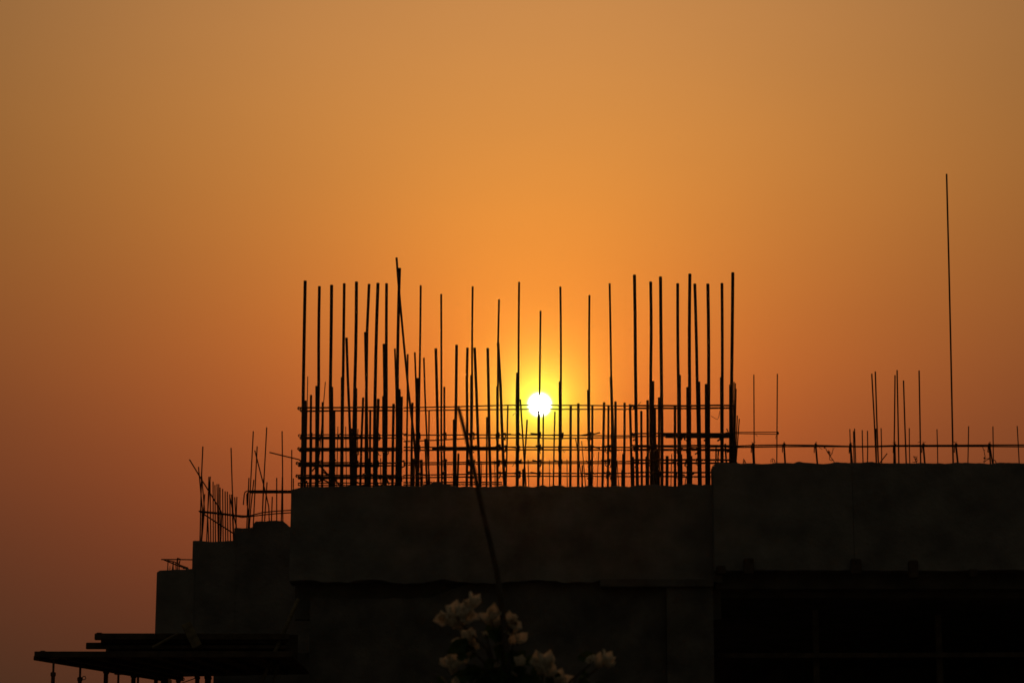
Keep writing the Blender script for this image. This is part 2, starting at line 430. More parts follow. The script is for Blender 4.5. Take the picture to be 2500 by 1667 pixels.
# steel props
def prop(px, y_top, Y, collar_py, wtop=5.5, wlow=9.5, handle=True, label='', sub=''):
    top = P(px, y_top, Y); x = top.x
    t = thing('steel_prop', label, 'prop', (x, Y, 0), 'steel props under the formwork')
    zc = PZ(px, collar_py, Y) if collar_py else 2.1
    ri, ro = wpx(wtop, Y) / 2, wpx(wlow, Y) / 2
    ztop = ZD - 0.045
    mesh_obj('inner_tube', *sweep([(x, Y, zc - .05), (x, Y, ztop)], ri, 12), M_STEEL, t, smooth=False)
    mesh_obj('outer_tube', *sweep([(x, Y, 0.012), (x, Y, zc)], ro, 12), M_STEEL, t)
    mesh_obj('collar', *sweep([(x, Y, zc - .022), (x, Y, zc - .014), (x, Y, zc + .014), (x, Y, zc + .022)], [ro * 1.02, ro * 1.38, ro * 1.38, ro * 1.0], 14), M_STEEL, t)
    if handle:
        ring = [Vector((x + ro * 1.4 + .016 + .018 * math.cos(a), Y - .01, zc + .012 + .018 * math.sin(a))) for a in [2 * math.pi * k / 12 for k in range(12)]]
        mesh_obj('pin_handle', *sweep(ring, .004, 6, closed=True), M_STEEL, t)
    mesh_obj('head_plate', *box((x - .04, Y - .04, ztop), (x + .04, Y + .04, ztop + .008), bev=.002), M_STEEL, t)
    mesh_obj('base_plate', *box((x - .07, Y - .07, 0.004), (x + .07, Y + .07, 0.012), bev=.002), M_STEEL, t)
def deck_y(px, base_py):
    """depth at which the soffit shows at this pixel"""
    d = P(px, base_py, 1.0) - CAM
    return (ZD - 0.045 - CAM.z) / d.z * 1.0
for px, py, cy, hd, lb in ((131, 1613, 1645, False, 'rusty steel prop under the free outer corner of the formwork deck'),
                           (196, 1629, 1657, True, 'steel prop with a looped pin, second from the outer corner of the deck'),
                           (289, 1650, None, False, 'thin steel prop fourth from the outer corner of the deck'),
                           (337, 1656, None, False, 'stub-topped steel prop under the rear end block of the deck'),
                           (436, 1646, 1660, True, 'steel prop with looped pin standing alone behind the deck end block')):
    prop(px, py, min(28.0, deck_y(px, py) - 0.22), cy, handle=hd, label=lb)
def timber_prop(px, py, w, Y, lb):
    p_ = P(px, py, Y); hw = wpx(w, Y) / 2
    t = thing('timber_prop', lb, 'prop', (p_.x, Y, 0), 'timber props under the formwork')
    mesh_obj('post', *box((p_.x - hw, Y - hw, 0.0), (p_.x + hw, Y + hw, ZD - .002), bev=.004), M_WOOD, t)
    mesh_obj('wedge', *box((p_.x - hw * 1.15, Y - .05, ZD - .068), (p_.x + hw * 1.15, Y + .05, ZD - .042), bev=.003), M_WOOD, t)
timber_prop(259, 1642, 10, deck_y(259, 1642) - 0.2, 'square timber prop third from the outer corner of the deck')
timber_prop(326, 1652, 10, 27.8, 'square timber prop in the middle under the formwork deck')
timber_prop(381, 1652, 9, 27.9, 'square timber prop beside the rear end block of the deck')
timber_prop(482, 1648, 10, 27.95, 'square timber prop with a thin brace tied to it')
timber_prop(508, 1648, 14, 27.98, 'thick square timber post against the dark ground storey wall')
tag(mesh_obj('brace_bar', *sweep([P(440, 1668, 27.9), P(478, 1654, 27.95)], .005, 6), M_STEEL, origin=P(440, 1668, 28.1)), 'thin diagonal brace bar between two props under the deck', 'bar')

# bamboo poles leaning in the dark gap
def bamboo(pts, r, lb, leaves=True):
    t = thing('bamboo_pole', lb, 'pole', pts[0], 'bamboo poles leaning in the gap')
    path = []; rad = []
    for i in range(len(pts) - 1):
        for k in range(8):
            f = k / 8; path.append(pts[i].lerp(pts[i + 1], f) + Vector((nz((i + f, 3, r * 900)) * .012, 0, 0))); rad.append(r * (1.18 if k == 4 else 1.0))
    path.append(pts[-1]); rad.append(r * .9)
    mesh_obj('culm', *sweep(path, rad, 9), M_BAMBOO, t, smooth=True)
    if leaves:
        for k in range(3):
            q = path[len(path) // 2 + k * 3]
            d = Vector((random.uniform(-.5, .1), -.2, random.uniform(-.9, -.3))).normalized() * .16
            s = Vector((.02, .0, .01))
            mesh_obj('leaf_sheath', [q, q + d * .5 + s, q + d, q + d * .5 - s, q + d * .5 + Vector((0, -.012, 0))], [(0, 1, 4), (1, 2, 4), (2, 3, 4), (3, 0, 4)], M_BAMBOO, t)
gp = lambda px, py, Y: P(px, py, Y)
def to_ground(a, b):
    d = b - a; k = (0.0 - a.z) / d.z
    return a + d * k
a = P(728, 1462, 26.62); b = P(640, 1660, 26.2)
bamboo([to_ground(a, b), b, a], 0.020, 'thick bamboo pole leaning against the core wall corner')
a = P(700, 1520, 26.7); b = P(668, 1667, 26.45)
bamboo([to_ground(a, b), b, a], 0.014, 'thinner bamboo pole leaning behind the thick one')

# ------------------------------------------------------------------ rebar
def bar(parent, name, pix, w, Y, ribs=False, mat=M_REBAR, sides=None, Yt=None):
    """bar through photograph pixels lying in the plane y = Y"""
    n = len(pix)
    pts = [P(px, py, Y if Yt is None else Y + (Yt - Y) * (1 - i / (n - 1))) for i, (px, py) in enumerate(pix)]
    return mesh_obj(name, *sweep(pts, wpx(w * (1.05 if w > 5 else 1.1 if w > 3.2 else 1.3 if w > 1.2 else 1.5), Y) / 2, sides or (7 if ribs else 6), ribs=ribs), mat, parent)
YF, YK = 27.075, 27.275        # front and back curtains
left_c = thing('rebar_cage', 'dense rebar cage of thick ribbed bars standing next to the stepped wall', 'rebar', (PX(860, 1190, YF), YF, PZ(860, 1190, YF)))
mid_c = thing('rebar_mat', 'sparse wall reinforcement of thinner bars with the sun disc showing through', 'rebar', (PX(1260, 1190, YF), YF, PZ(1260, 1190, YF)))
right_c = thing('rebar_cage', 'open rebar cage of evenly spaced thick bars meeting the higher parapet', 'rebar', (PX(1670, 1190, YF), YF, PZ(1670, 1190, YF)))
B0 = 1204
# (top x, top y, [mid x, mid y,] bottom x at ~1190, width, curtain)   front 0, back 1
TALL = [
 ((745, 685.5), (740.2, 960), (736.7, 1186), 8.0, 0), ((779.7, 699), (778, 930), (774.5, 1186), 7.3, 1), ((809.5, 695.8), (806.4, 950), (806, 1186), 8.0, 0),
 ((840.3, 692), (837, 955), (834.7, 1186), 7.0, 1), ((870.1, 687.7), (865.8, 955), (863.3, 1186), 8.0, 0), ((901, 693.5), (896, 811), (892.8, 1186), 7.0, 1),
 ((922.7, 691), (915.8, 955), (914, 1186), 8.0, 0), ((943.6, 692), (943.2, 950), (940.8, 1186), 7.2, 1), ((975.5, 654.6), (970.5, 898), (968.4, 1186), 7.4, 0),
 ((1027.2, 696.7), (1023.8, 960), (1021.5, 1186), 4.6, 0), ((1077, 718), (1077.7, 955), (1079, 1186), 4.6, 0),
 ((1154, 699.4), (1153, 975), (1152, 1186), 4.6, 0), ((1218.4, 731), (1216, 840), (1215, 1186), 4.6, 0), ((1267.3, 688.6), (1266, 975), (1264, 1186), 4.8, 0),
 ((1319.8, 759), (1317.3, 975), (1315, 1186), 4.3, 0), ((1368, 700), (1369.4, 930), (1368.2, 1186), 4.8, 0), ((1439, 720.6), (1438.5, 950), (1438, 1186), 4.7, 0),
 ((1488.4, 692), (1492.3, 920), (1494, 1186), 4.7, 0),
 ((1548.8, 671), (1551, 870), (1556, 1186), 8.0, 0), ((1588.5, 687.8), (1588.8, 900), (1590, 1186), 7.4, 1), ((1612.4, 675.6), (1615, 950), (1616, 1186), 8.0, 0),
 ((1654.4, 692), (1656.2, 950), (1658, 1186), 7.4, 1), ((1684.2, 668.5), (1683.5, 950), (1683, 1186), 8.0, 0), ((1696.2, 692.8), (1702, 940), (1707, 1186), 7.4, 1),
 ((1728, 692.8), (1730, 950), (1730.5, 1186), 8.0, 0), ((1762.5, 691.4), (1763.2, 940), (1763.3, 1186), 7.2, 1), ((1789, 665.3), (1786.2, 920), (1785.7, 1186), 8.0, 0)]
SHORT = [
 ((846, 824.6), (849, 920), (858, 1186), 6.2, 1), ((891.7, 810.8), (894.7, 960), (897, 1186), 6.2, 0), ((937.2, 839.5), (938.8, 960), (936, 1186), 6.5, 0),
 ((964, 851), (967.5, 960), (967, 1186), 4.2, 1), ((995.5, 864.5), (994.8, 960), (993, 1186), 4.2, 1), ((1012.7, 860), (1016.4, 960), (1017, 1186), 4.2, 1),
 ((1019, 923), (1019, 1040), (1018, 1186), 8.6, 0), ((1034.8, 873), (1037.5, 960), (1049, 1186), 4.0, 1), ((1064, 850.7), (1066.7, 960), (1070, 1186), 6.6, 1),
 ((1084.7, 944.4), (1084.9, 1040), (1085.5, 1186), 4.6, 0),
 ((746, 977.5), (745.5, 1060), (744, 1186), 5.4, 1), ((759.4, 964), (758.4, 1060), (757, 1186), 5.6, 1), ((772.4, 942), (772, 1060), (771, 1186), 5.2, 0),
 ((788, 981.6), (787.5, 1060), (786.5, 1186), 5.6, 1), ((810.8, 944.5), (811.5, 1060), (812, 1186), 5.4, 0), ((816.3, 1003), (816.3, 1060), (815.5, 1186), 5.2, 1),
 ((835.4, 921), (834.5, 1060), (833, 1186), 6.6, 0), ((869.4, 948), (868.5, 1060), (867, 1186), 6.2, 0), ((886.7, 970.4), (883, 1060), (879.6, 1186), 5.6, 1),
 ((904, 1000), (903.5, 1060), (903, 1186), 5.0, 1), ((923.5, 973.5), (921, 1060), (918, 1186), 7.0, 0), ((936, 967), (936, 1060), (938, 1186), 6.0, 1),
 ((961, 985.7), (959.5, 1060), (958, 1186), 6.6, 1), ((975.5, 950), (975, 1060), (974, 1186), 6.2, 0), ((981, 968), (980, 1060), (978, 1186), 5.6, 1),
 ((1007, 983), (1005.5, 1060), (1004, 1186), 5.6, 1), ((1047.6, 1003), (1047, 1090), (1046, 1186), 3.6, 0), ((857, 1046), (857, 1100), (858.5, 1186), 8.8, 0),
 ((993, 1072), (993, 1120), (993, 1186), 5.2, 0), ((1010, 1119), (1010, 1150), (1009, 1186), 6.5, 0), ((1028.6, 1122), (1029, 1150), (1029, 1186), 7.0, 1),
 ((1038, 1071), (1040, 1120), (1042, 1186), 4.6, 0), ((899, 1119), (899, 1150), (899, 1186), 6.0, 0), ((1087, 1120), (1087, 1150), (1087, 1186), 7.0, 0),
 ((1141.2, 849), (1140.5, 1000), (1139.5, 1186), 6.2, 1), ((1114.7, 842), (1113.3, 980), (1111.3, 1186), 6.8, 0), ((1108, 1024), (1108, 1100), (1108, 1186), 5.2, 0),
 ((1119.4, 1107), (1118, 1150), (1116.5, 1186), 4.8, 1), ((1151, 916), (1150.6, 1050), (1150, 1186), 6.2, 1), ((1158.8, 849), (1164, 980), (1171.4, 1186), 6.6, 0),
 ((1190.8, 849.8), (1193.2, 980), (1198, 1186), 6.6, 0), ((1216, 837), (1222, 940), (1231.6, 1186), 6.6, 1), ((1213.8, 942.7), (1214, 1060), (1214, 1186), 4.8, 1),
 ((1263, 910), (1262.6, 1050), (1262, 1186), 6.6, 0), ((1270.4, 974.5), (1276, 1060), (1281, 1140), 3.6, 1), ((1287, 1024.5), (1282, 1110), (1277.5, 1186), 3.2, 0),
 ((1277.5, 1145), (1278, 1165), (1278, 1186), 6.0, 0), ((1240, 987.8), (1238, 1080), (1235.7, 1186), 3.6, 1), ((1234.7, 1151), (1235, 1165), (1235, 1186), 5.2, 0),
 ((1188.8, 1018), (1188.4, 1100), (1187.8, 1186), 4.2, 1), ((1315, 1002), (1314.5, 1080), (1313.6, 1186), 5.6, 1), ((1326.5, 998), (1326, 1080), (1325, 1186), 3.7, 1),
 ((1354.7, 1005), (1353, 1080), (1351, 1186), 3.5, 1), ((1367.2, 931.4), (1367.2, 1050), (1366.8, 1186), 6.6, 1), ((1393.5, 988.8), (1393, 1080), (1392.4, 1186), 6.0, 1),
 ((1412, 984.7), (1411.8, 1080), (1411.6, 1186), 6.0, 1), ((1435.7, 952), (1437, 1060), (1440.5, 1186), 5.4, 1), ((1446.3, 990), (1446, 1080), (1445, 1186), 5.2, 1),
 ((1475, 982), (1473, 1080), (1471, 1186), 6.0, 1), ((1485.7, 991), (1485, 1080), (1484, 1186), 5.2, 1), ((1491.5, 920.5), (1496, 1050), (1498, 1186), 7.0, 1),
 ((1502.7, 980), (1502.8, 1080), (1503, 1186), 6.0, 0), ((1525, 983), (1524.5, 1080), (1523.5, 1186), 5.6, 1), ((1538, 986.7), (1540.5, 1080), (1543, 1186), 6.0, 1),
 ((1565.7, 1003), (1566, 1080), (1567, 1186), 5.6, 1), ((1581, 977), (1581.5, 1080), (1582, 1186), 6.2, 0), ((1594.5, 930.4), (1594.5, 1050), (1595, 1186), 6.0, 0),
 ((1609, 970), (1609, 1050), (1608.5, 1186), 5.6, 1), ((1598.6, 998), (1599.3, 1080), (1600.5, 1186), 6.0, 1), ((1659.5, 915.5), (1660, 1050), (1661, 1186), 6.0, 0),
 ((1677.8, 945), (1678.5, 1050), (1679, 1186), 5.2, 1), ((1707, 931.6), (1708.5, 1050), (1711, 1186), 5.6, 0), ((1723.7, 937.5), (1724, 1050), (1725, 1186), 6.4, 1),
 ((1760.2, 921), (1761, 1050), (1761.5, 1186), 5.2, 0), ((1783, 939), (1783, 1050), (1782.5, 1186), 6.0, 1), ((1648, 992), (1648, 1080), (1648, 1186), 6.5, 1),
 ((1521.4, 1108), (1521, 1150), (1520.5, 1186), 5.0, 0), ((1519, 1147), (1519, 1165), (1519, 1186), 4.6, 0), ((1545, 1115), (1546, 1150), (1546, 1186), 6.0, 0),
 ((1578.6, 1114), (1579, 1150), (1579, 1186), 6.0, 0), ((1628.6, 1113), (1628.6, 1150), (1628, 1186), 7.6, 0), ((1604, 1100), (1604, 1150), (1603.5, 1186), 6.0, 0),
 ((1748.5, 1086), (1748, 1120), (1745.5, 1150), 3.6, 0), ((1754, 1100), (1753, 1120), (1752, 1150), 3.0, 1), ((1770.5, 1083), (1772, 1110), (1775, 1150), 4.2, 0),
 ((1663, 1109), (1664, 1150), (1664, 1186), 5.2, 1), ((1687.8, 1113), (1687.6, 1150), (1687.5, 1186), 5.0, 1)]
def cage_of(x): return left_c if x < 1000 else (mid_c if x < 1546 else right_c)
for a, m, b, w, cur in TALL + SHORT:
    Y = YF if cur == 0 else YK
    ext = (b[0] + (b[0] - m[0]) * (B0 - b[1]) / (b[1] - m[1]), B0)
    path = [a]
    for p_, q_ in ((a, m), (m, b)):
        L_ = q_[1] - p_[1]; n_ = max(1, int(L_ / 70)); bow = random.uniform(-1.1, 1.1)
        for k in range(1, n_ + 1):
            f = k / n_; path.append((p_[0] + (q_[0] - p_[0]) * f + bow * math.sin(math.pi * f), p_[1] + L_ * f))
    bar(cage_of(b[0]), 'vertical_bar', path + [ext], w, Y, ribs=(w >= 7.0))
# the crooked bar crossing over the left cage
bar(left_c, 'crooked_bar', [(968, 629), (972.5, 690), (976.7, 738), (986, 840), (996, 944), (1003, 1005), (1010, 1060), (1020, 1190), (1021, 1204)], 5.6, 27.17, ribs=True)
# rows of ties: rectangular links around the front and back curtains
def link(parent, name, xl, xr, yu, yl, w, jag=0.0, hook=True):
    a = P(xl, yu, YF - .022); b = P(xr, yu + jag, YF - .022); c = P(xr, yl + jag, YK + .022); d = P(xl, yl, YK + .022)
    r = wpx(w, YF) / 2
    path = []
    for p, q in ((a, b), (b, c), (c, d), (d, a)):
        for k in range(6):
            f = k / 6; z = p.lerp(q, f); z = z + Vector((0, 0, nz((z.x * 3, z.y * 2, yu)) * .006)); path.append(z)
    o = mesh_obj(name, *sweep(path, r, 6, closed=True), M_REBAR, parent)
    if hook:
        hk = [a + Vector((-.006, -.012, 0)), a + Vector((-.018, -.012, .003)), a + Vector((-.026, .006, -.006)), a + Vector((-.02, .04, -.012))]
        mesh_obj('link_hook', *sweep(hk, r * .9, 6), M_REBAR, parent)
LEFT_ROWS = [(995, 1002.7, 4.2), (1061.5, 1068.5, 3.0), (1067, 1071, 3.0), (1093.5, 1099, 3.8), (1097, 1101, 2.8), (1129, 1135.5, 4.0), (1133, 1138, 3.0), (1160, 1166, 4.0), (1164, 1168.5, 2.8), (1179, 1185, 3.0)]
for k, (u, l, w) in enumerate(LEFT_ROWS):
    link(left_c, 'link', 734 - min(6, k * .8) + random.uniform(-1.5, 1.5), 985 + random.uniform(-14, 6) - (60 if k in (2, 6) else 0), u, l, w, jag=random.uniform(-1.5, 1.5), hook=(k in (0, 1, 3, 5, 7)))
RIGHT_ROWS = [(989.8, 996.3, 4.6), (1058, 1064.5, 3.8), (1061, 1067, 4.6), (1087.5, 1098.5, 4.2), (1091, 1096, 3.2), (1122.4, 1130, 4.6), (1153, 1163, 4.2)]
for k, (u, l, w) in enumerate(RIGHT_ROWS):
    link(right_c, 'link', 1547 + (0 if k != 2 else 78), 1792.5, u, l, w, hook=(k in (0, 1, 3)))
MID_ROWS = [([(985, 995), (1100, 993), (1240, 988.8), (1325, 988.8), (1450, 989.5), (1549, 991)], 2.4, 0), ([(985, 1002.6), (1090, 1001), (1250, 999), (1400, 998.7), (1549, 998.8)], 2.4, 1),
            ([(985, 1062), (1100, 1061.5), (1250, 1061), (1450, 1063), (1549, 1063.5)], 2.4, 0), ([(985, 1077.5), (1060, 1074.5), (1170, 1068.5), (1300, 1068.6), (1350, 1070.2), (1450, 1068.5), (1549, 1067.5)], 2.4, 1),
            ([(985, 1091.5), (1100, 1092), (1250, 1091), (1400, 1091), (1549, 1092)], 2.7, 0), ([(985, 1099), (1100, 1098.5), (1250, 1097.5), (1400, 1097.5), (1549, 1098.5)], 2.7, 1),
            ([(1055, 1094.5), (1130, 1094.3), (1231, 1094)], 6.6, 2),
            ([(985, 1129.5), (1100, 1128.5), (1250, 1127), (1400, 1126.5), (1549, 1126)], 2.5, 0), ([(985, 1134.5), (1100, 1133), (1250, 1130.8), (1400, 1130.8), (1549, 1131)], 2.5, 1),
            ([(985, 1160), (1100, 1158), (1250, 1155), (1400, 1155), (1549, 1155)], 2.5, 0), ([(985, 1166), (1100, 1164.5), (1250, 1162), (1400, 1162), (1549, 1163)], 2.5, 1),
            ([(985, 1177.5), (1100, 1177), (1226, 1177)], 2.6, 0), ([(985, 1183), (1100, 1182.5), (1226, 1182)], 2.6, 1)]
for pix, w, cur in MID_ROWS:
    bar(mid_c, 'horizontal_bar', pix, w, (YF - .022, YK + .022, 27.16)[cur])
# hooked cross ties at the crossings
def crosstie(parent, px, py, side, tail, tilt, w):
    c = P(px, py, YF - .03); r = wpx(w, YF) / 2; R = 0.016
    path = [c + Vector((side * (tail + R), .02, tilt)), c + Vector((side * R, -.004, 0))]
    for k in range(7):
        a = math.pi * k / 6
        path.append(c + Vector((side * R * math.cos(a), -.006 - R * .8 * math.sin(a), .003 * k)))
    path.append(c + Vector((-side * R, .10, .004)))
    path.append(c + Vector((-side * R * .8, .22, -.002)))
    path.append(c + Vector((side * R * .6, .235, -.012)))
    mesh_obj('crosstie', *sweep(path, r, 6), M_REBAR, parent)
for px in (1021, 1083, 1148, 1153, 1216, 1230, 1264, 1316, 1369, 1439, 1446, 1484, 1495):
    for py in (1061, 1091.5, 1127.5, 1156):
        if random.random() < .12: continue
        crosstie(mid_c, px + random.uniform(-2, 2), py + random.uniform(-1.5, 1.5), random.choice((-1, -1, 1)), random.uniform(.01, .075), random.uniform(-.012, .022), random.uniform(3.0, 4.6))
        if random.random() < .5: crosstie(mid_c, px + random.uniform(-3, 3), py + random.uniform(-3, 3), random.choice((-1, 1)), random.uniform(.0, .03), random.uniform(-.01, .01), 3.4)
for px in (740, 777, 808, 836, 866, 895, 920, 940, 970, 980):
    for py in (1063, 1096, 1131, 1163, 1181):
        for r_ in range(0 if random.random() < .3 else 1):
            crosstie(left_c, px + random.uniform(-6, 6), py + random.uniform(-3, 4), random.choice((-1, 1)), random.uniform(0, .06), random.uniform(-.03, .03), random.uniform(2.6, 4.0))
for px in (1553, 1590, 1613, 1660, 1683, 1707, 1728, 1762, 1785):
    for py in (1060, 1093, 1125, 1157):
        if random.random() < .2: continue
        crosstie(right_c, px + random.uniform(-6, 6), py + random.uniform(-3, 4), random.choice((-1, 1)), random.uniform(0, .06), random.uniform(-.015, .02), random.uniform(3.2, 5.0))
# loose tangle of broken ties at the foot of the left cage
for pix in ([(762, 1150), (768, 1142), (782, 1138), (790, 1146), (800, 1158)], [(785, 1150), (796, 1156), (812, 1160), (820, 1172)], [(758, 1168), (770, 1158), (786, 1160)],
            [(816, 1170), (824, 1178), (832, 1188)], [(788, 1170), (800, 1176), (806, 1184)], [(926, 1170), (932, 1162), (944, 1168), (950, 1182)], [(820, 1122), (808, 1130)]):
    bar(left_c, 'bent_tie', pix, 3.6, 27.1)
# stray tie wires
def wire(parent, pix, Y, w=1.0, name='tie_wire'):
    return bar(parent, name, pix, w, Y, mat=M_WIRE, sides=4)
wire(right_c, [(1736, 1015), (1744, 1020), (1751, 1024), (1755, 1017), (1757, 1003)], YF, .9)
wire(right_c, [(1556, 990), (1560, 986), (1565, 981)], YF, .9)
wire(right_c, [(1776, 1064), (1778, 1055), (1774, 1046)], YF, 2.2)
wire(mid_c, [(1258, 1008), (1253, 1012), (1252, 1015)], YF, .8); wire(mid_c, [(1250, 1138), (1256, 1132), (1260, 1124)], YF, .9)
wire(mid_c, [(1374, 1098), (1378, 1104), (1380, 1100)], YF, .9)

# thin rear bars on the rear wall
for k, (a, b) in enumerate([((825, 1041), (822, 1190)), ((844, 1041), (846, 1190)), ((874, 1047), (870, 1190)), ((762, 1056), (760, 1190)), ((929, 1118), (930, 1190)),
             ((1405, 1069), (1424, 1190)), ((1420, 1076), (1430, 1190)), ((1289.4, 1122), (1291, 1190)), ((1341.5, 1123), (1342, 1190)),
             ((1384.3, 1121), (1385, 1190)), ((1175.5, 1125), (1175, 1190)), ((1208, 1124), (1209, 1190)), ((1461.6, 1102), (1457.7, 1190)), ((1506, 1122), (1511, 1190)),
             ((1640, 1108), (1637.8, 1190)), ((1675, 1165), (1671, 1190)), ((1422, 1135), (1421, 1190)), ((751.4, 918.8), (746, 1190)), ((794.3, 932), (773, 1190))]):
    Y = YR + .12 + .02 * (k % 3)
    ext = (b[0] + (b[0] - a[0]) * 110 / (b[1] - a[1]), b[1] + 110)
    tag(bar(None, 'starter_bar', [a, b, ext], 1.7 if k != 16 else 3.0, Y), 'hair-thin starter bar seen in the gaps behind the thick rebar rows', 'rebar', 'thin bars on the rear core wall')

# ------------------------------------------------------------------ bars on the parapet
YP = 27.0
def R1(x, y): return (1740 + x / 5.2275, 880 + y / 5.2275)
def R2(x, y): return (2100 + x / 5.2275, 880 + y / 5.2275)
rail = thing('rebar_rail', 'long double horizontal rebar rail tied to short leaning posts on the parapet', 'rebar', (PX(2100, 1131, YP), YP, PZ(2100, 1131, YP)))
up_ = [R1(276, 1091), R1(540, 1081), R1(900, 1076), R1(1320, 1081), R1(1760, 1094), R2(0, 1095), R2(220, 1092), R2(420, 1084), R2(800, 1081), R2(1220, 1080), R2(1640, 1077), R2(2100, 1076), R2(2900, 1078)]
lo_ = [R1(276, 1107), R1(540, 1103), R1(900, 1097), R1(1320, 1096), R1(1760, 1098), R2(0, 1100), R2(220, 1098), R2(430, 1093), R2(800, 1094), R2(1220, 1094), R2(1640, 1095), R2(2100, 1098), R2(2900, 1100)]
bar(rail, 'horizontal_bar', up_, 2.6, YP); bar(rail, 'horizontal_bar', lo_, 2.6, YP + .02)
def foot(b, a, to=1150):
    return (b[0] + (b[0] - a[0]) * (to - b[1]) / (b[1] - a[1]), to)
for (ax, ay), (bx, by), w, R in (((506, 1060), (519, 1316), 2.8, R1), ((520, 1060), (534, 1316), 3.0, R1), ((908, 1052), (925, 1312), 4.2, R1), ((1312, 1056), (1335, 1312), 4.2, R1), ((1754, 1060), (1778, 1312), 5.4, R1),
                              ((434, 1062), (432, 1308), 2.8, R2), ((441, 1062), (448, 1308), 3.2, R2), ((803, 1057), (825, 1312), 4.2, R2), ((1219, 1057), (1247, 1312), 4.4, R2), ((1643, 1052), (1663, 1312), 2.8, R2), ((1652, 1070), (1690, 1312), 2.8, R2)):
    a, b = R(ax, ay), R(bx, by)
    bar(rail, 'post', [a, b, foot(b, a)], w, YP + .01, ribs=False)
for (x, y), R in (((510, 1075), R1), ((908, 1072), R1), ((1314, 1078), R1), ((1760, 1085), R1), ((440, 1078), R2), ((805, 1076), R2), ((1221, 1074), R2), ((1650, 1072), R2)):
    px, py = R(x, y)
    pts = []
    for k in range(15):
        a = k * 1.45
        pts.append((px + 3.0 * math.cos(a) + random.uniform(-1, 1), py + 1 + 3.4 * math.sin(a * .9) + random.uniform(-1.4, 1.4)))
    bar(rail, 'tie_knot', pts, 2.2, YP - .012, mat=M_WIRE, sides=5)
    bar(rail, 'hook_tail', [(px - 3.2, py + 2), (px - 3.4, py + 12), (px - 3.6, py + 19)], 1.9, YP - .004)
    for q in range(2):
        wire(rail, [(px, py - 3), (px + random.uniform(-5, 5), py - 6 - random.uniform(0, 3)), (px + random.uniform(-9, 9), py - 5 - random.uniform(0, 3))], YP - .01, .7)
wire(rail, [R1(1360, 1105), R1(1380, 1122), R1(1400, 1132)], YP, .8); wire(rail, [R2(735, 1050), R2(750, 1036), R2(775, 1048)], YP, .8)
# two bar frame with its own short link
fr_ = thing('linked_rebar_pair', 'pair of thin upright bars joined by one short link beside the thick cage', 'rebar', (PX(1868, 1131, 27.06), 27.06, PZ(1868, 1131, 27.06)))
for a, b in ((R1(525, 180), R1(530, 1312)), (R1(825, 170), R1(818, 1312))):
    bar(fr_, 'vertical_bar', [a, b, foot(b, a)], 2.2, 27.06)
bar(fr_, 'link', [R1(286, 915), R1(540, 914), R1(838, 913), R1(842, 925), R1(838, 940), R1(540, 934), R1(286, 930)], 1.7, 27.05)
wire(fr_, [R1(830, 905), R1(822, 920), R1(842, 932), R1(826, 940)], 27.04, 2.4, 'tie_knot'); wire(fr_, [R1(812, 955), R1(803, 980), R1(808, 1000)], 27.05, .7); wire(fr_, [R1(545, 935), R1(558, 955), R1(572, 968)], 27.05, .7)
# thin bars next to the last thick bar
for k, (a, b) in enumerate((((1792.2, 932), (1790.5, 1132)), ((1795.6, 935), (1791.8, 1132)), ((1797.3, 949), (1793.5, 1132)), ((1800.2, 1014), (1795.2, 1132)), ((1805, 1022), (1797, 1132)))):
    tag(bar(None, 'starter_bar', [a, b, foot(b, a)], 2.2, 27.03 + .012 * k), 'thin starter bar hugging the end of the thick rebar cage', 'rebar', 'thin bars at the end of the cage')
# single starter bars along the parapet
PG = 'starter bars along the parapet'
for a, b, w, lb in ((R1(1750, 873), R1(1762, 1312), 2.0, 'short thin starter bar, one of three crowded at a leaning rail post'), (R1(1798, 900), R1(1806, 1312), 2.4, 'short thin starter bar, one of three crowded at a leaning rail post'),
                    (R1(1810, 868), R1(1826, 1312), 2.2, 'short thin starter bar, one of three crowded at a leaning rail post'), (R1(1908, 887), R1(1919, 1312), 2.2, 'short starter bar of the even pair between crowded three and leaning tall pair'),
                    (R1(1975, 895), R1(1975, 1312), 2.2, 'short starter bar of the even pair between crowded three and leaning tall pair'),
                    (R2(148, 168), R2(206, 1310), 2.8, 'tall thin starter bar leaning most, with a short bar lapped at its foot'),
                    (R2(193, 140), R2(232, 1310), 2.8, 'straighter partner of the most leaning tall starter bar on the parapet'),
                    (R2(197, 868), R2(206, 1310), 3.0, 'short dark starter bar lapped against the foot of the most leaning tall bar'),
                    (R2(267, 862), R2(275, 1310), 2.1, 'short starter bar standing over the steeply leaning stub'),
                    (R2(445, 187), R2(430, 1312), 2.7, 'tall starter bar rising from a rail post, converging with its taller neighbour'),
                    (R2(471, 122), R2(494, 1312), 2.8, 'tallest of the thin starter bars, converging with the one at a rail post'),
                    (R2(553, 255), R2(588, 1312), 2.8, 'slightly lower leaning starter bar next to the converging pair'),
                    (R2(627, 862), R2(633, 1312), 2.0, 'short starter bar between the lower leaning starter and the lone tall one'),
                    (R2(752, 128), R2(772, 1312), 2.8, 'lone tall thin starter bar with a wire tuft where it meets the rail'),
                    (R2(980, 875), R2(990, 1312), 2.0, 'short starter bar midway between lone tall starter and the very tall bar'),
                    (R2(1384, 838), R2(1375, 1312), 2.1, 'short starter bar in the sparse stretch beyond the very tall bar'),
                    (R2(1694, 840), R2(1700, 1312), 2.1, 'short starter bar in the sparse stretch beyond the very tall bar'),
                    (R2(2004, 835), R2(2030, 1312), 2.1, 'short starter bar in the sparse stretch beyond the very tall bar')):
    tag(bar(None, 'starter_bar', [a, ((a[0] + b[0]) / 2 + random.uniform(-.6, .6), (a[1] + b[1]) / 2), b, foot(b, a)], w, YP + random.uniform(.05, .12)), lb, 'rebar', PG)
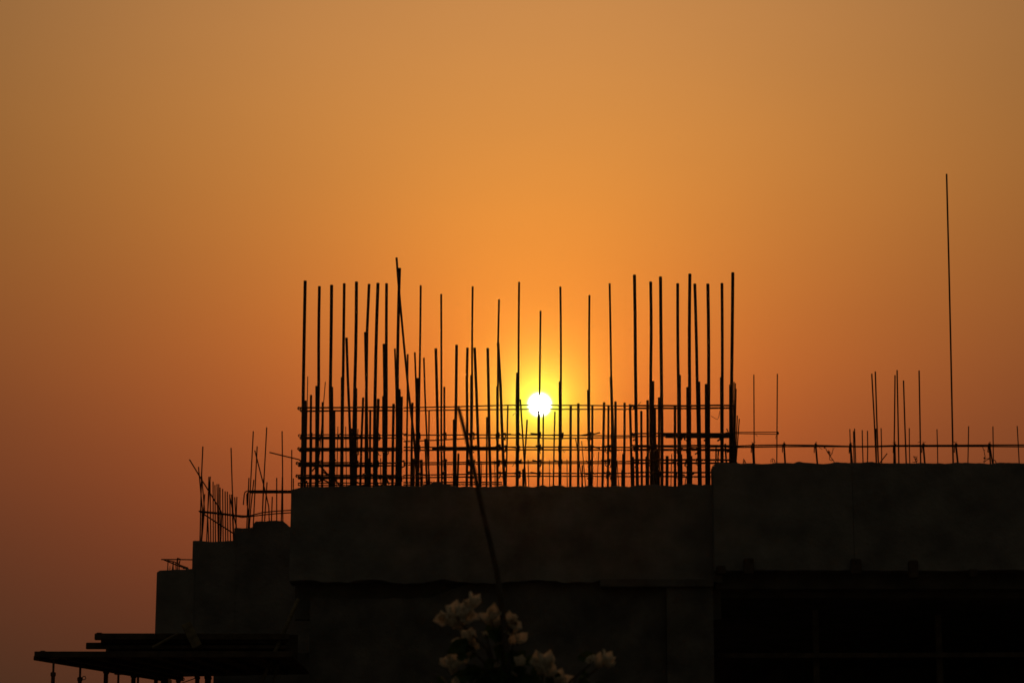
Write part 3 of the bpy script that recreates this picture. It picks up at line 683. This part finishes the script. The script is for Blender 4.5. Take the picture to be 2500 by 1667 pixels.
tag(bar(None, 'starter_bar', [(2311, 425), (2316.5, 640), (2321.9, 880), (2327, 1130), (2327.4, 1150)], 3.9, YP + .06, ribs=False), 'single very tall slightly leaning bar rising alone far above the parapet', 'rebar')
tag(bar(None, 'starter_bar', [R2(345, 1185), R2(248, 1308), R2(225, 1340)], 2.0, YP + .05), 'short stub of bar leaning steeply on the parapet crest', 'rebar')
# dry weeds and loose wire loops on the crest
def weed(stems, Y, lb, w=1.0, mat=M_WEED, nm='dry_weed', cat='weed'):
    b0 = stems[0][-1]
    t = thing(nm, lb, cat, P(b0[0], b0[1], Y))
    for i, s in enumerate(stems):
        bar(t, 'stem' if cat == 'weed' else 'wire', s, w if i == 0 else w * .75, Y + .01 * i, mat=mat, sides=5)
        if cat == 'weed':
            for q in s[:-1]:
                for r_ in range(2):
                    c = P(q[0], q[1], Y); d = Vector((random.uniform(-1, 1), random.uniform(-.5, .5), random.uniform(-.2, 1))).normalized() * random.uniform(.012, .03)
                    n_ = Vector((-d.z, 0, d.x)) * .2
                    mesh_obj('leaf', [c, c + d * .5 + n_, c + d, c + d * .5 - n_, c + d * .5 + Vector((0, .003, 0))], [(0, 1, 4), (1, 2, 4), (2, 3, 4), (3, 0, 4)], mat, t)
weed([[R1(1440, 1115), R1(1462, 1165), R1(1500, 1222), R1(1540, 1275), R1(1562, 1318)], [R1(1540, 1120), R1(1520, 1190), R1(1490, 1225)], [R1(1500, 1170), R1(1492, 1200), R1(1490, 1262), R1(1520, 1280)], [R1(1470, 1160), R1(1482, 1192), R1(1500, 1222)]], YP + .08, 'dry forked weed growing on the parapet crest between rail posts', 1.5)
weed([[R2(688, 1240), R2(705, 1262), R2(718, 1285), R2(724, 1318)], [R2(712, 1240), R2(700, 1262), R2(714, 1290)], [R2(680, 1300), R2(700, 1290), R2(720, 1300)]], YP + .08, 'tiny dry weed tuft on the parapet crest near a tall starter', 1.3)
weed([[R2(1560, 1095), R2(1580, 1150), R2(1592, 1210), R2(1596, 1250), R2(1582, 1300), R2(1580, 1318)], [R2(1590, 1285), R2(1630, 1262), R2(1660, 1258)], [R2(1575, 1255), R2(1600, 1250), R2(1640, 1250)], [R2(1625, 1160), R2(1640, 1110), R2(1650, 1090)]], YP + .08, 'wiry dry weed arching beside the double rail post', 1.3)
weed([[R1(428, 1320), R1(412, 1280), R1(392, 1252), R1(390, 1290), R1(388, 1320)], [R1(404, 1320), R1(402, 1268), R1(418, 1300), R1(426, 1322)]], YP + .06, 'small loop of rusty wire sticking up beside the frame bars', 1.8, M_WIRE, 'wire_loop', 'wire')
weed([[R1(800, 1318), R1(788, 1268), R1(770, 1252), R1(760, 1275), R1(775, 1318)], [R1(745, 1300), R1(742, 1270), R1(760, 1250), R1(782, 1262)]], YP + .06, 'curled rusty wire loop sticking up beside the second frame bar', 1.6, M_WIRE, 'wire_loop', 'wire')
weed([[R2(1700, 1272), R2(1722, 1272), R2(1732, 1295), R2(1736, 1320)], [R2(1700, 1278), R2(1690, 1290), R2(1688, 1320)]], YP + .06, 'bent piece of wire hooked over the parapet crest', 1.8, M_WIRE, 'wire_loop', 'wire')

# ------------------------------------------------------------------ thin bars on the stepped walls
YS = YC + .12
def Z7(x, y): return (360 + x / 3.7333, 1000 + y / 3.7333)
def lone(pix, w, lb, g=None, Y=YS, emb=18):
    q = [Z7(*p) for p in pix]
    if emb: q.append((q[-1][0], q[-1][1] + emb))
    return tag(bar(None, 'starter_bar', q, w, Y), lb, 'rebar', g)
ROW = 'thin short starter bar in the close row on the middle stepped block'
for pix in ([(522, 768), (490, 1192)], [(560, 610), (555, 780), (540, 1195)], [(573, 608), (548, 940), (558, 1195)], [(570, 640), (577, 1200)], [(598, 655), (600, 1200)], [(615, 685), (620, 1200)], [(634, 677), (645, 1200)],
            [(650, 677), (650, 1200)], [(662, 708), (663, 1200)], [(685, 720), (690, 1200)], [(708, 742), (712, 1200)], [(728, 745), (733, 1200)], [(750, 770), (757, 1200)], [(767, 772), (784, 1195)],
            [(752, 800), (790, 980), (812, 1075)], [(795, 795), (811, 1080)], [(815, 792), (806, 1080)], [(492, 575), (520, 910), (495, 1192)], [(465, 520), (500, 900), (494, 1192)]):
    lone(pix, 2.2, ROW, 'row of short bars on the middle stepped block', YS + random.uniform(-.08, .1))
lone([(505, 335), (492, 620), (479, 1192)], 2.4, 'tallest thin bar at the outer end of the close bar row')
lone([(762, 347), (768, 560), (776, 800), (786, 1195)], 2.3, 'tall thin bar at the inner end of the close bar row')
lone([(383, 453), (490, 630), (600, 808), (670, 922), (677, 945), (668, 1198)], 2.4, 'long bar bent over at a steep slant across the bar row', Y=YS - .05)
tag(bar(None, 'slanting_bar', [Z7(505, 945), Z7(650, 1040), Z7(790, 1130)], 2.6, YS - .09), 'diagonal bar sloping down behind the close bar row to the block edge', 'rebar')
MIDL = 'short thin starter bar on the upper stepped block, crossed by the hooked bundle'
for pix, lb in (([(965, 195), (942, 640), (918, 1076)], 'tall thin bar leaning over the hooked ends of the horizontal bundle'), ([(1000, 333), (980, 740), (965, 1040)], 'medium tall thin bar crossed near its tip by the kinked slanting bar'),
                ([(1087, 160), (1066, 560), (1045, 1012)], 'tallest thin bar of the upper stepped block, leaning outward'), ([(1227, 195), (1231, 520), (1234, 1016)], 'tall straight thin bar crossed by the bent bar from the dense cage')):
    lone(pix, 2.3, lb, 'thin bars on the upper stepped block', YS + random.uniform(-.06, .1))
for pix in (            [(925, 620), (914, 860), (905, 1076)], [(970, 637), (945, 860), (928, 1076)], [(905, 770), (912, 870), (931, 1076)],
            [(1060, 625), (1052, 820), (1045, 1012)], [(1090, 660), (1078, 840), (1068, 1012)], [(1138, 792), (1130, 1012)], [(1178, 620), (1178, 1012)], [(1229, 615), (1220, 1012)]):
    lone(pix, 2.3, MIDL, 'thin bars on the upper stepped block', YS + random.uniform(-.06, .1))
for pix in ([(1315, 365), (1313, 1060)], [(1330, 625), (1328, 1070)]):
    lone(pix, 2.2, 'thin starter bar close against the core wall end face', 'thin bars beside the core wall end', YS)
lone([(978, 370), (1060, 690), (1085, 790), (1106, 885), (1110, 1014)], 2.3, 'slanting thin bar kinked near its foot on the upper stepped block', Y=YS - .04)
hb = thing('hooked_bars', 'bundle of horizontal bars ending in a downward hook beside the core wall', 'rebar', P(*Z7(1313, 745), YS))
bar(hb, 'hooked_bar', [Z7(1330, 738), Z7(1100, 737), Z7(915, 738), Z7(890, 748), Z7(882, 775), Z7(874, 866)], 2.3, YS - .10)
bar(hb, 'horizontal_bar', [Z7(1330, 747), Z7(1120, 747), Z7(930, 748), Z7(910, 758), Z7(906, 800), Z7(908, 872)], 2.3, YS - .06)
bar(hb, 'horizontal_bar', [Z7(1330, 757), Z7(1120, 757), Z7(935, 757)], 2.0, YS + .03)
sg = thing('sagging_rail', 'sagging pair of horizontal bars tied across the stepped wall bars', 'rebar', P(*Z7(900, 970), YS - .06))
bar(sg, 'horizontal_bar', [Z7(466, 922), Z7(640, 938), Z7(820, 962), Z7(880, 966), Z7(930, 966), Z7(1050, 935), Z7(1180, 922), Z7(1340, 913)], 2.2, YS - .12)
bar(sg, 'horizontal_bar', [Z7(474, 932), Z7(640, 948), Z7(800, 968), Z7(860, 980), Z7(925, 974), Z7(1050, 957), Z7(1180, 945), Z7(1340, 935)], 2.2, YS + .12)
bar(sg, 'lap_bar', [Z7(480, 925), Z7(640, 943), Z7(820, 965)], 2.8, YS - .02)
bar(sg, 'lap_bar', [Z7(700, 950), Z7(830, 966), Z7(935, 972)], 2.4, YS - .11)
for x, y in ((485, 927), (520, 930), (668, 942), (790, 962), (925, 970)):
    px, py = Z7(x, y); wire(sg, [(px - 2, py - 3), (px + 2, py), (px - 2, py + 2), (px + 1, py + 4)], YS - .13, 1.6, 'tie_knot')
tag(bar(None, 'bent_bar', [Z7(1112, 388), Z7(1250, 422), Z7(1380, 453), Z7(1392, 462), Z7(1400, 480), Z7(1420, 490)], 2.4, 27.2), 'bent bar sticking out sideways from the end of the dense cage', 'rebar')
# small collapsed cage on the lowest block
sc = thing('small_cage', 'small collapsed cage of thin links lying on the lowest stepped block', 'rebar', P(*Z7(270, 1460), YS))
bar(sc, 'long_bar', [Z7(125, 1363), Z7(270, 1363), Z7(420, 1365)], 2.2, YS - .06)
bar(sc, 'long_bar', [Z7(150, 1366), Z7(260, 1412), Z7(380, 1456)], 2.4, YS - .02)
bar(sc, 'long_bar', [Z7(180, 1372), Z7(245, 1384), Z7(300, 1415), Z7(372, 1440)], 2.0, YS + .06)
for a, b in (((188, 1376), (183, 1468)), ((232, 1384), (236, 1468)), ((258, 1390), (262, 1468)), ((275, 1352), (274, 1468)), ((290, 1380), (288, 1468)), ((238, 1380), (225, 1468))):
    bar(sc, 'link_leg', [Z7(*a), Z7(*b), (Z7(*b)[0], Z7(*b)[1] + 8)], 1.9, YS + random.uniform(-.08, .08))
bar(sc, 'link', [Z7(272, 1350), Z7(299, 1358), Z7(291, 1402), Z7(268, 1396), Z7(272, 1352)], 2.0, YS - .07)
for x, y, s in ((330, 1432, 16), (362, 1448, 20), (318, 1428, 10)):
    c = P(*Z7(x, y), YS); h = wpx(s / 3.73, YS) / 2
    mesh_obj('concrete_crumb', *box((c.x - h, c.y - .04, c.z - h * 1.8), (c.x + h, c.y + .04, c.z + h), bev=h * .35), M_CONC, sc)
wire(sc, [Z7(204, 1420), Z7(206, 1445), Z7(196, 1452)], YS - .05, .8); wire(sc, [Z7(212, 1444), Z7(200, 1452), Z7(190, 1446)], YS - .05, .8)

# ------------------------------------------------------------------ bougainvillea in the foreground
YG = 6.5
plant = thing('bougainvillea', 'white flowered shrub with one long bare cane in front of the wall', 'shrub', (PX(1240, 1667, YG), YG, 0))
root = Vector((PX(1240, 1667, YG) + .03, YG, 0))
cane_px = [(1243, 1690), (1236, 1580), (1227, 1496), (1214, 1400), (1195, 1316), (1172, 1220), (1158, 1147), (1137, 1063), (1121, 1000), (1118, 992)]
cane = [root, root + Vector((.05, .02, .7)), root + Vector((.03, .0, 1.5))] + [P(px, py, YG) for px, py in cane_px]
mesh_obj('cane', *sweep(cane, [.016, .014, .012] + [.009, .0085, .008, .0072, .0066, .006, .0056, .0052, .0048, .0036], 9), M_BARK, plant, smooth=True)
# bract: pointed oval, cupped and wavy, with thickness from a second skin
def bract_mesh(seed):
    rnd = random.Random(seed); L = .040; W = .0145 * rnd.uniform(.9, 1.2)
    nu, nv = 7, 4; V = []; F = []
    for i in range(nu + 1):
        u = i / nu; wdt = W * (math.sin(math.pi * min(1, u * .92 + .06)) ** .75) * (1 if u < .6 else (1 - (u - .6) / .4 * .55))
        if i == nu: wdt = .0008
        for j in range(nv + 1):
            v = j / nv * 2 - 1
            z = .010 * v * v * math.sin(math.pi * u) + .012 * u * u + .0022 * math.sin(9 * u + 3 * v + seed)
            V.append(Vector((v * wdt, u * L, z)))
    for i in range(nu):
        for j in range(nv):
            a = i * (nv + 1) + j; F.append((a, a + 1, a + nv + 2, a + nv + 1))
    n = len(V); V2 = V + [v + Vector((0, 0, -.0006)) for v in V]; F2 = F + [tuple(k + n for k in reversed(f)) for f in F]
    me = bpy.data.meshes.new('bract'); me.from_pydata([tuple(v) for v in V2], [], F2); me.materials.append(M_BRACT)
    me.polygons.foreach_set('use_smooth', [True] * len(me.polygons)); me.update()
    return me
BR = [bract_mesh(k) for k in range(5)]
def leaf_mesh(seed):
    rnd = random.Random(seed); L = .05; W = .015; V = []; F = []
    for i in range(6):
        u = i / 5; w_ = W * math.sin(math.pi * (u * .9 + .08)) if i < 5 else .0005
        for v in (-1, 0, 1): V.append((v * w_, u * L, .006 * abs(v) + .010 * u * u * (-1 if seed % 2 else 1)))
    for i in range(5):
        for j in range(2):
            a = i * 3 + j; F.append((a, a + 1, a + 4, a + 3))
    me = bpy.data.meshes.new('leaf'); me.from_pydata(V, [], F); me.materials.append(M_LEAF); me.update()
    return me
LF = [leaf_mesh(k) for k in range(3)]
tube_me = None
def place(name, me, parent, loc, rot, sc):
    o = bpy.data.objects.new(name, me); COL.objects.link(o); o.parent = parent
    o.matrix_local = Matrix.Translation(loc) @ rot.to_4x4() @ Matrix.Scale(sc, 4)
    return o
def flower(cl, c, axis, sc):
    """three bracts round a short tube; c is local to the cluster"""
    u, v = frame_of(axis)
    for k in range(3):
        a = 2 * math.pi * k / 3 + random.uniform(-.3, .3)
        out = (u * math.cos(a) + v * math.sin(a))
        d = (axis * random.uniform(.55, 1.0) + out * random.uniform(.5, .9)).normalized()
        nrm_ = (out * .8 - axis * .6); nrm_ = (nrm_ - d * nrm_.dot(d)).normalized()
        sx = d.cross(nrm_).normalized()
        R = Matrix((sx, d, -nrm_)).transposed()
        place('bract', random.choice(BR), cl, c + out * .002, R, sc * random.uniform(.85, 1.15))
CL = [  # pixel centre, list of flower offsets in pixels, scale
 ((1119, 1505), [(-30, 8), (-12, -10), (-14, 12), (4, 12), (8, -6), (22, -22), (40, -38), (26, 0)], 1.0), ((1200, 1506), [(-8, -2), (9, 4), (4, -10)], .95), ((1248, 1520), [(-4, -14), (5, -2), (0, 14)], .9),
 ((1253, 1558), [(0, 0), (18, -4)], .65), ((1222, 1556), [(0, 0)], .5), ((1143, 1566), [(0, -18), (-10, 2), (10, 8), (-4, 20), (6, -6)], .95), ((1106, 1612), [(-12, 2), (8, -4), (0, 12)], .95), ((1137, 1608), [(0, 0)], .45),
 ((1267, 1628), [(2, -14), (-2, 10)], .85), ((1328, 1630), [(-14, -16), (8, -14), (-6, 6), (16, 8), (2, -2)], 1.0), ((1368, 1656), [(-6, -4), (12, 6)], .9), ((1471, 1610), [(-10, 4), (10, -6), (16, 6)], .85), ((1440, 1613), [(0, 0)], .5),
 ((1113, 1666), [(0, 2)], .6), ((1185, 1535), [(0, 0)], .35), ((1212, 1620), [(0, 0)], .3)]
hubs = [P(1225, 1640, YG) + Vector((0, .02, -.05)), P(1175, 1680, YG) + Vector((-.02, 0, -.06)), P(1330, 1690, YG) + Vector((.02, .03, -.05))]
for h in hubs:
    mesh_obj('branch', *sweep([root + Vector((random.uniform(-.03, .03), 0, .02)), root.lerp(h, .45) + Vector((random.uniform(-.08, .08), .05, 0)), h], [.012, .009, .006], 7), M_BARK, plant, smooth=True)
for (cx, cy), offs, sc in CL:
    c = P(cx, cy, YG) + Vector((0, random.uniform(-.06, .06), 0))
    cl = bpy.data.objects.new('flower_cluster', None); COL.objects.link(cl); cl.parent = plant; cl.location = c - wloc(plant)
    h = min(hubs, key=lambda q: (q - c).length)
    mesh_obj('twig', *sweep([h, h.lerp(c, .5) + Vector((random.uniform(-.02, .02), .01, .015)), c + Vector((0, 0, -.012))], [.0045, .0032, .002], 6), M_BARK, plant, smooth=True)
    for ox, oy in offs:
        loc = Vector((wpx(ox, YG), random.uniform(-.015, .015), -wpx(oy, YG)))
        ax = (Vector((ox * .012, -random.uniform(.2, 1.0), -oy * .012 + random.uniform(.1, .9)))).normalized()
        flower(cl, loc - ax * .02, ax, sc * 1.05)
# leaves: near ones singly, spread along the twigs
for k in range(110):
    h = random.choice(hubs); cc = random.choice(CL)[0]
    c = P(cc[0], cc[1], YG); q = h.lerp(c, random.uniform(-.25, .92)) + Vector((random.gauss(0, .022), random.gauss(.02, .03), random.gauss(-.01, .022)))
    ax = Vector((random.uniform(-1, 1), random.uniform(-1, .5), random.uniform(-.6, .7))).normalized()
    u, v = frame_of(ax)
    place('leaf', random.choice(LF), plant, q - wloc(plant), Matrix((u, ax, v)).transposed(), random.uniform(.7, 1.3))
# denser foliage body below, out of the picture
V = []; F = []
for k in range(1500):
    c = root + Vector((random.gauss(0, .32), random.gauss(.05, .28), random.uniform(.35, 2.02)))
    s = .03 * random.uniform(.7, 1.3); d = Vector((random.uniform(-1, 1), random.uniform(-1, 1), random.uniform(-.7, .7))).normalized(); u, v = frame_of(d)
    b = len(V); V += [c, c + d * s + u * s * .5, c + d * s * 2, c + d * s - u * s * .5]; F.append((b, b + 1, b + 2, b + 3))
fo = mesh_obj('foliage', V, F, M_LEAF, plant); fo['kind'] = 'stuff'

# ------------------------------------------------------------------ thin air volume added to imitate lens glare near the sun
V, F = box((-1540, -1540, -1.2), (1540, 1570, 9.9))
hz = mesh_obj('glare_haze', V, F, M_GROUND); hz['kind'] = 'stuff'
hm = bpy.data.materials.new('glare_haze'); hm.use_nodes = True
hn = hm.node_tree.nodes; hn.clear()
pv = hn.new('ShaderNodeVolumePrincipled'); pv.inputs['Density'].default_value = 0.00005
pv.inputs['Color'].default_value = (1.0, 0.8, 0.65, 1); pv.inputs['Anisotropy'].default_value = 0.97
ho = hn.new('ShaderNodeOutputMaterial'); hm.node_tree.links.new(pv.outputs[0], ho.inputs['Volume'])
hz.data.materials.clear(); hz.data.materials.append(hm)
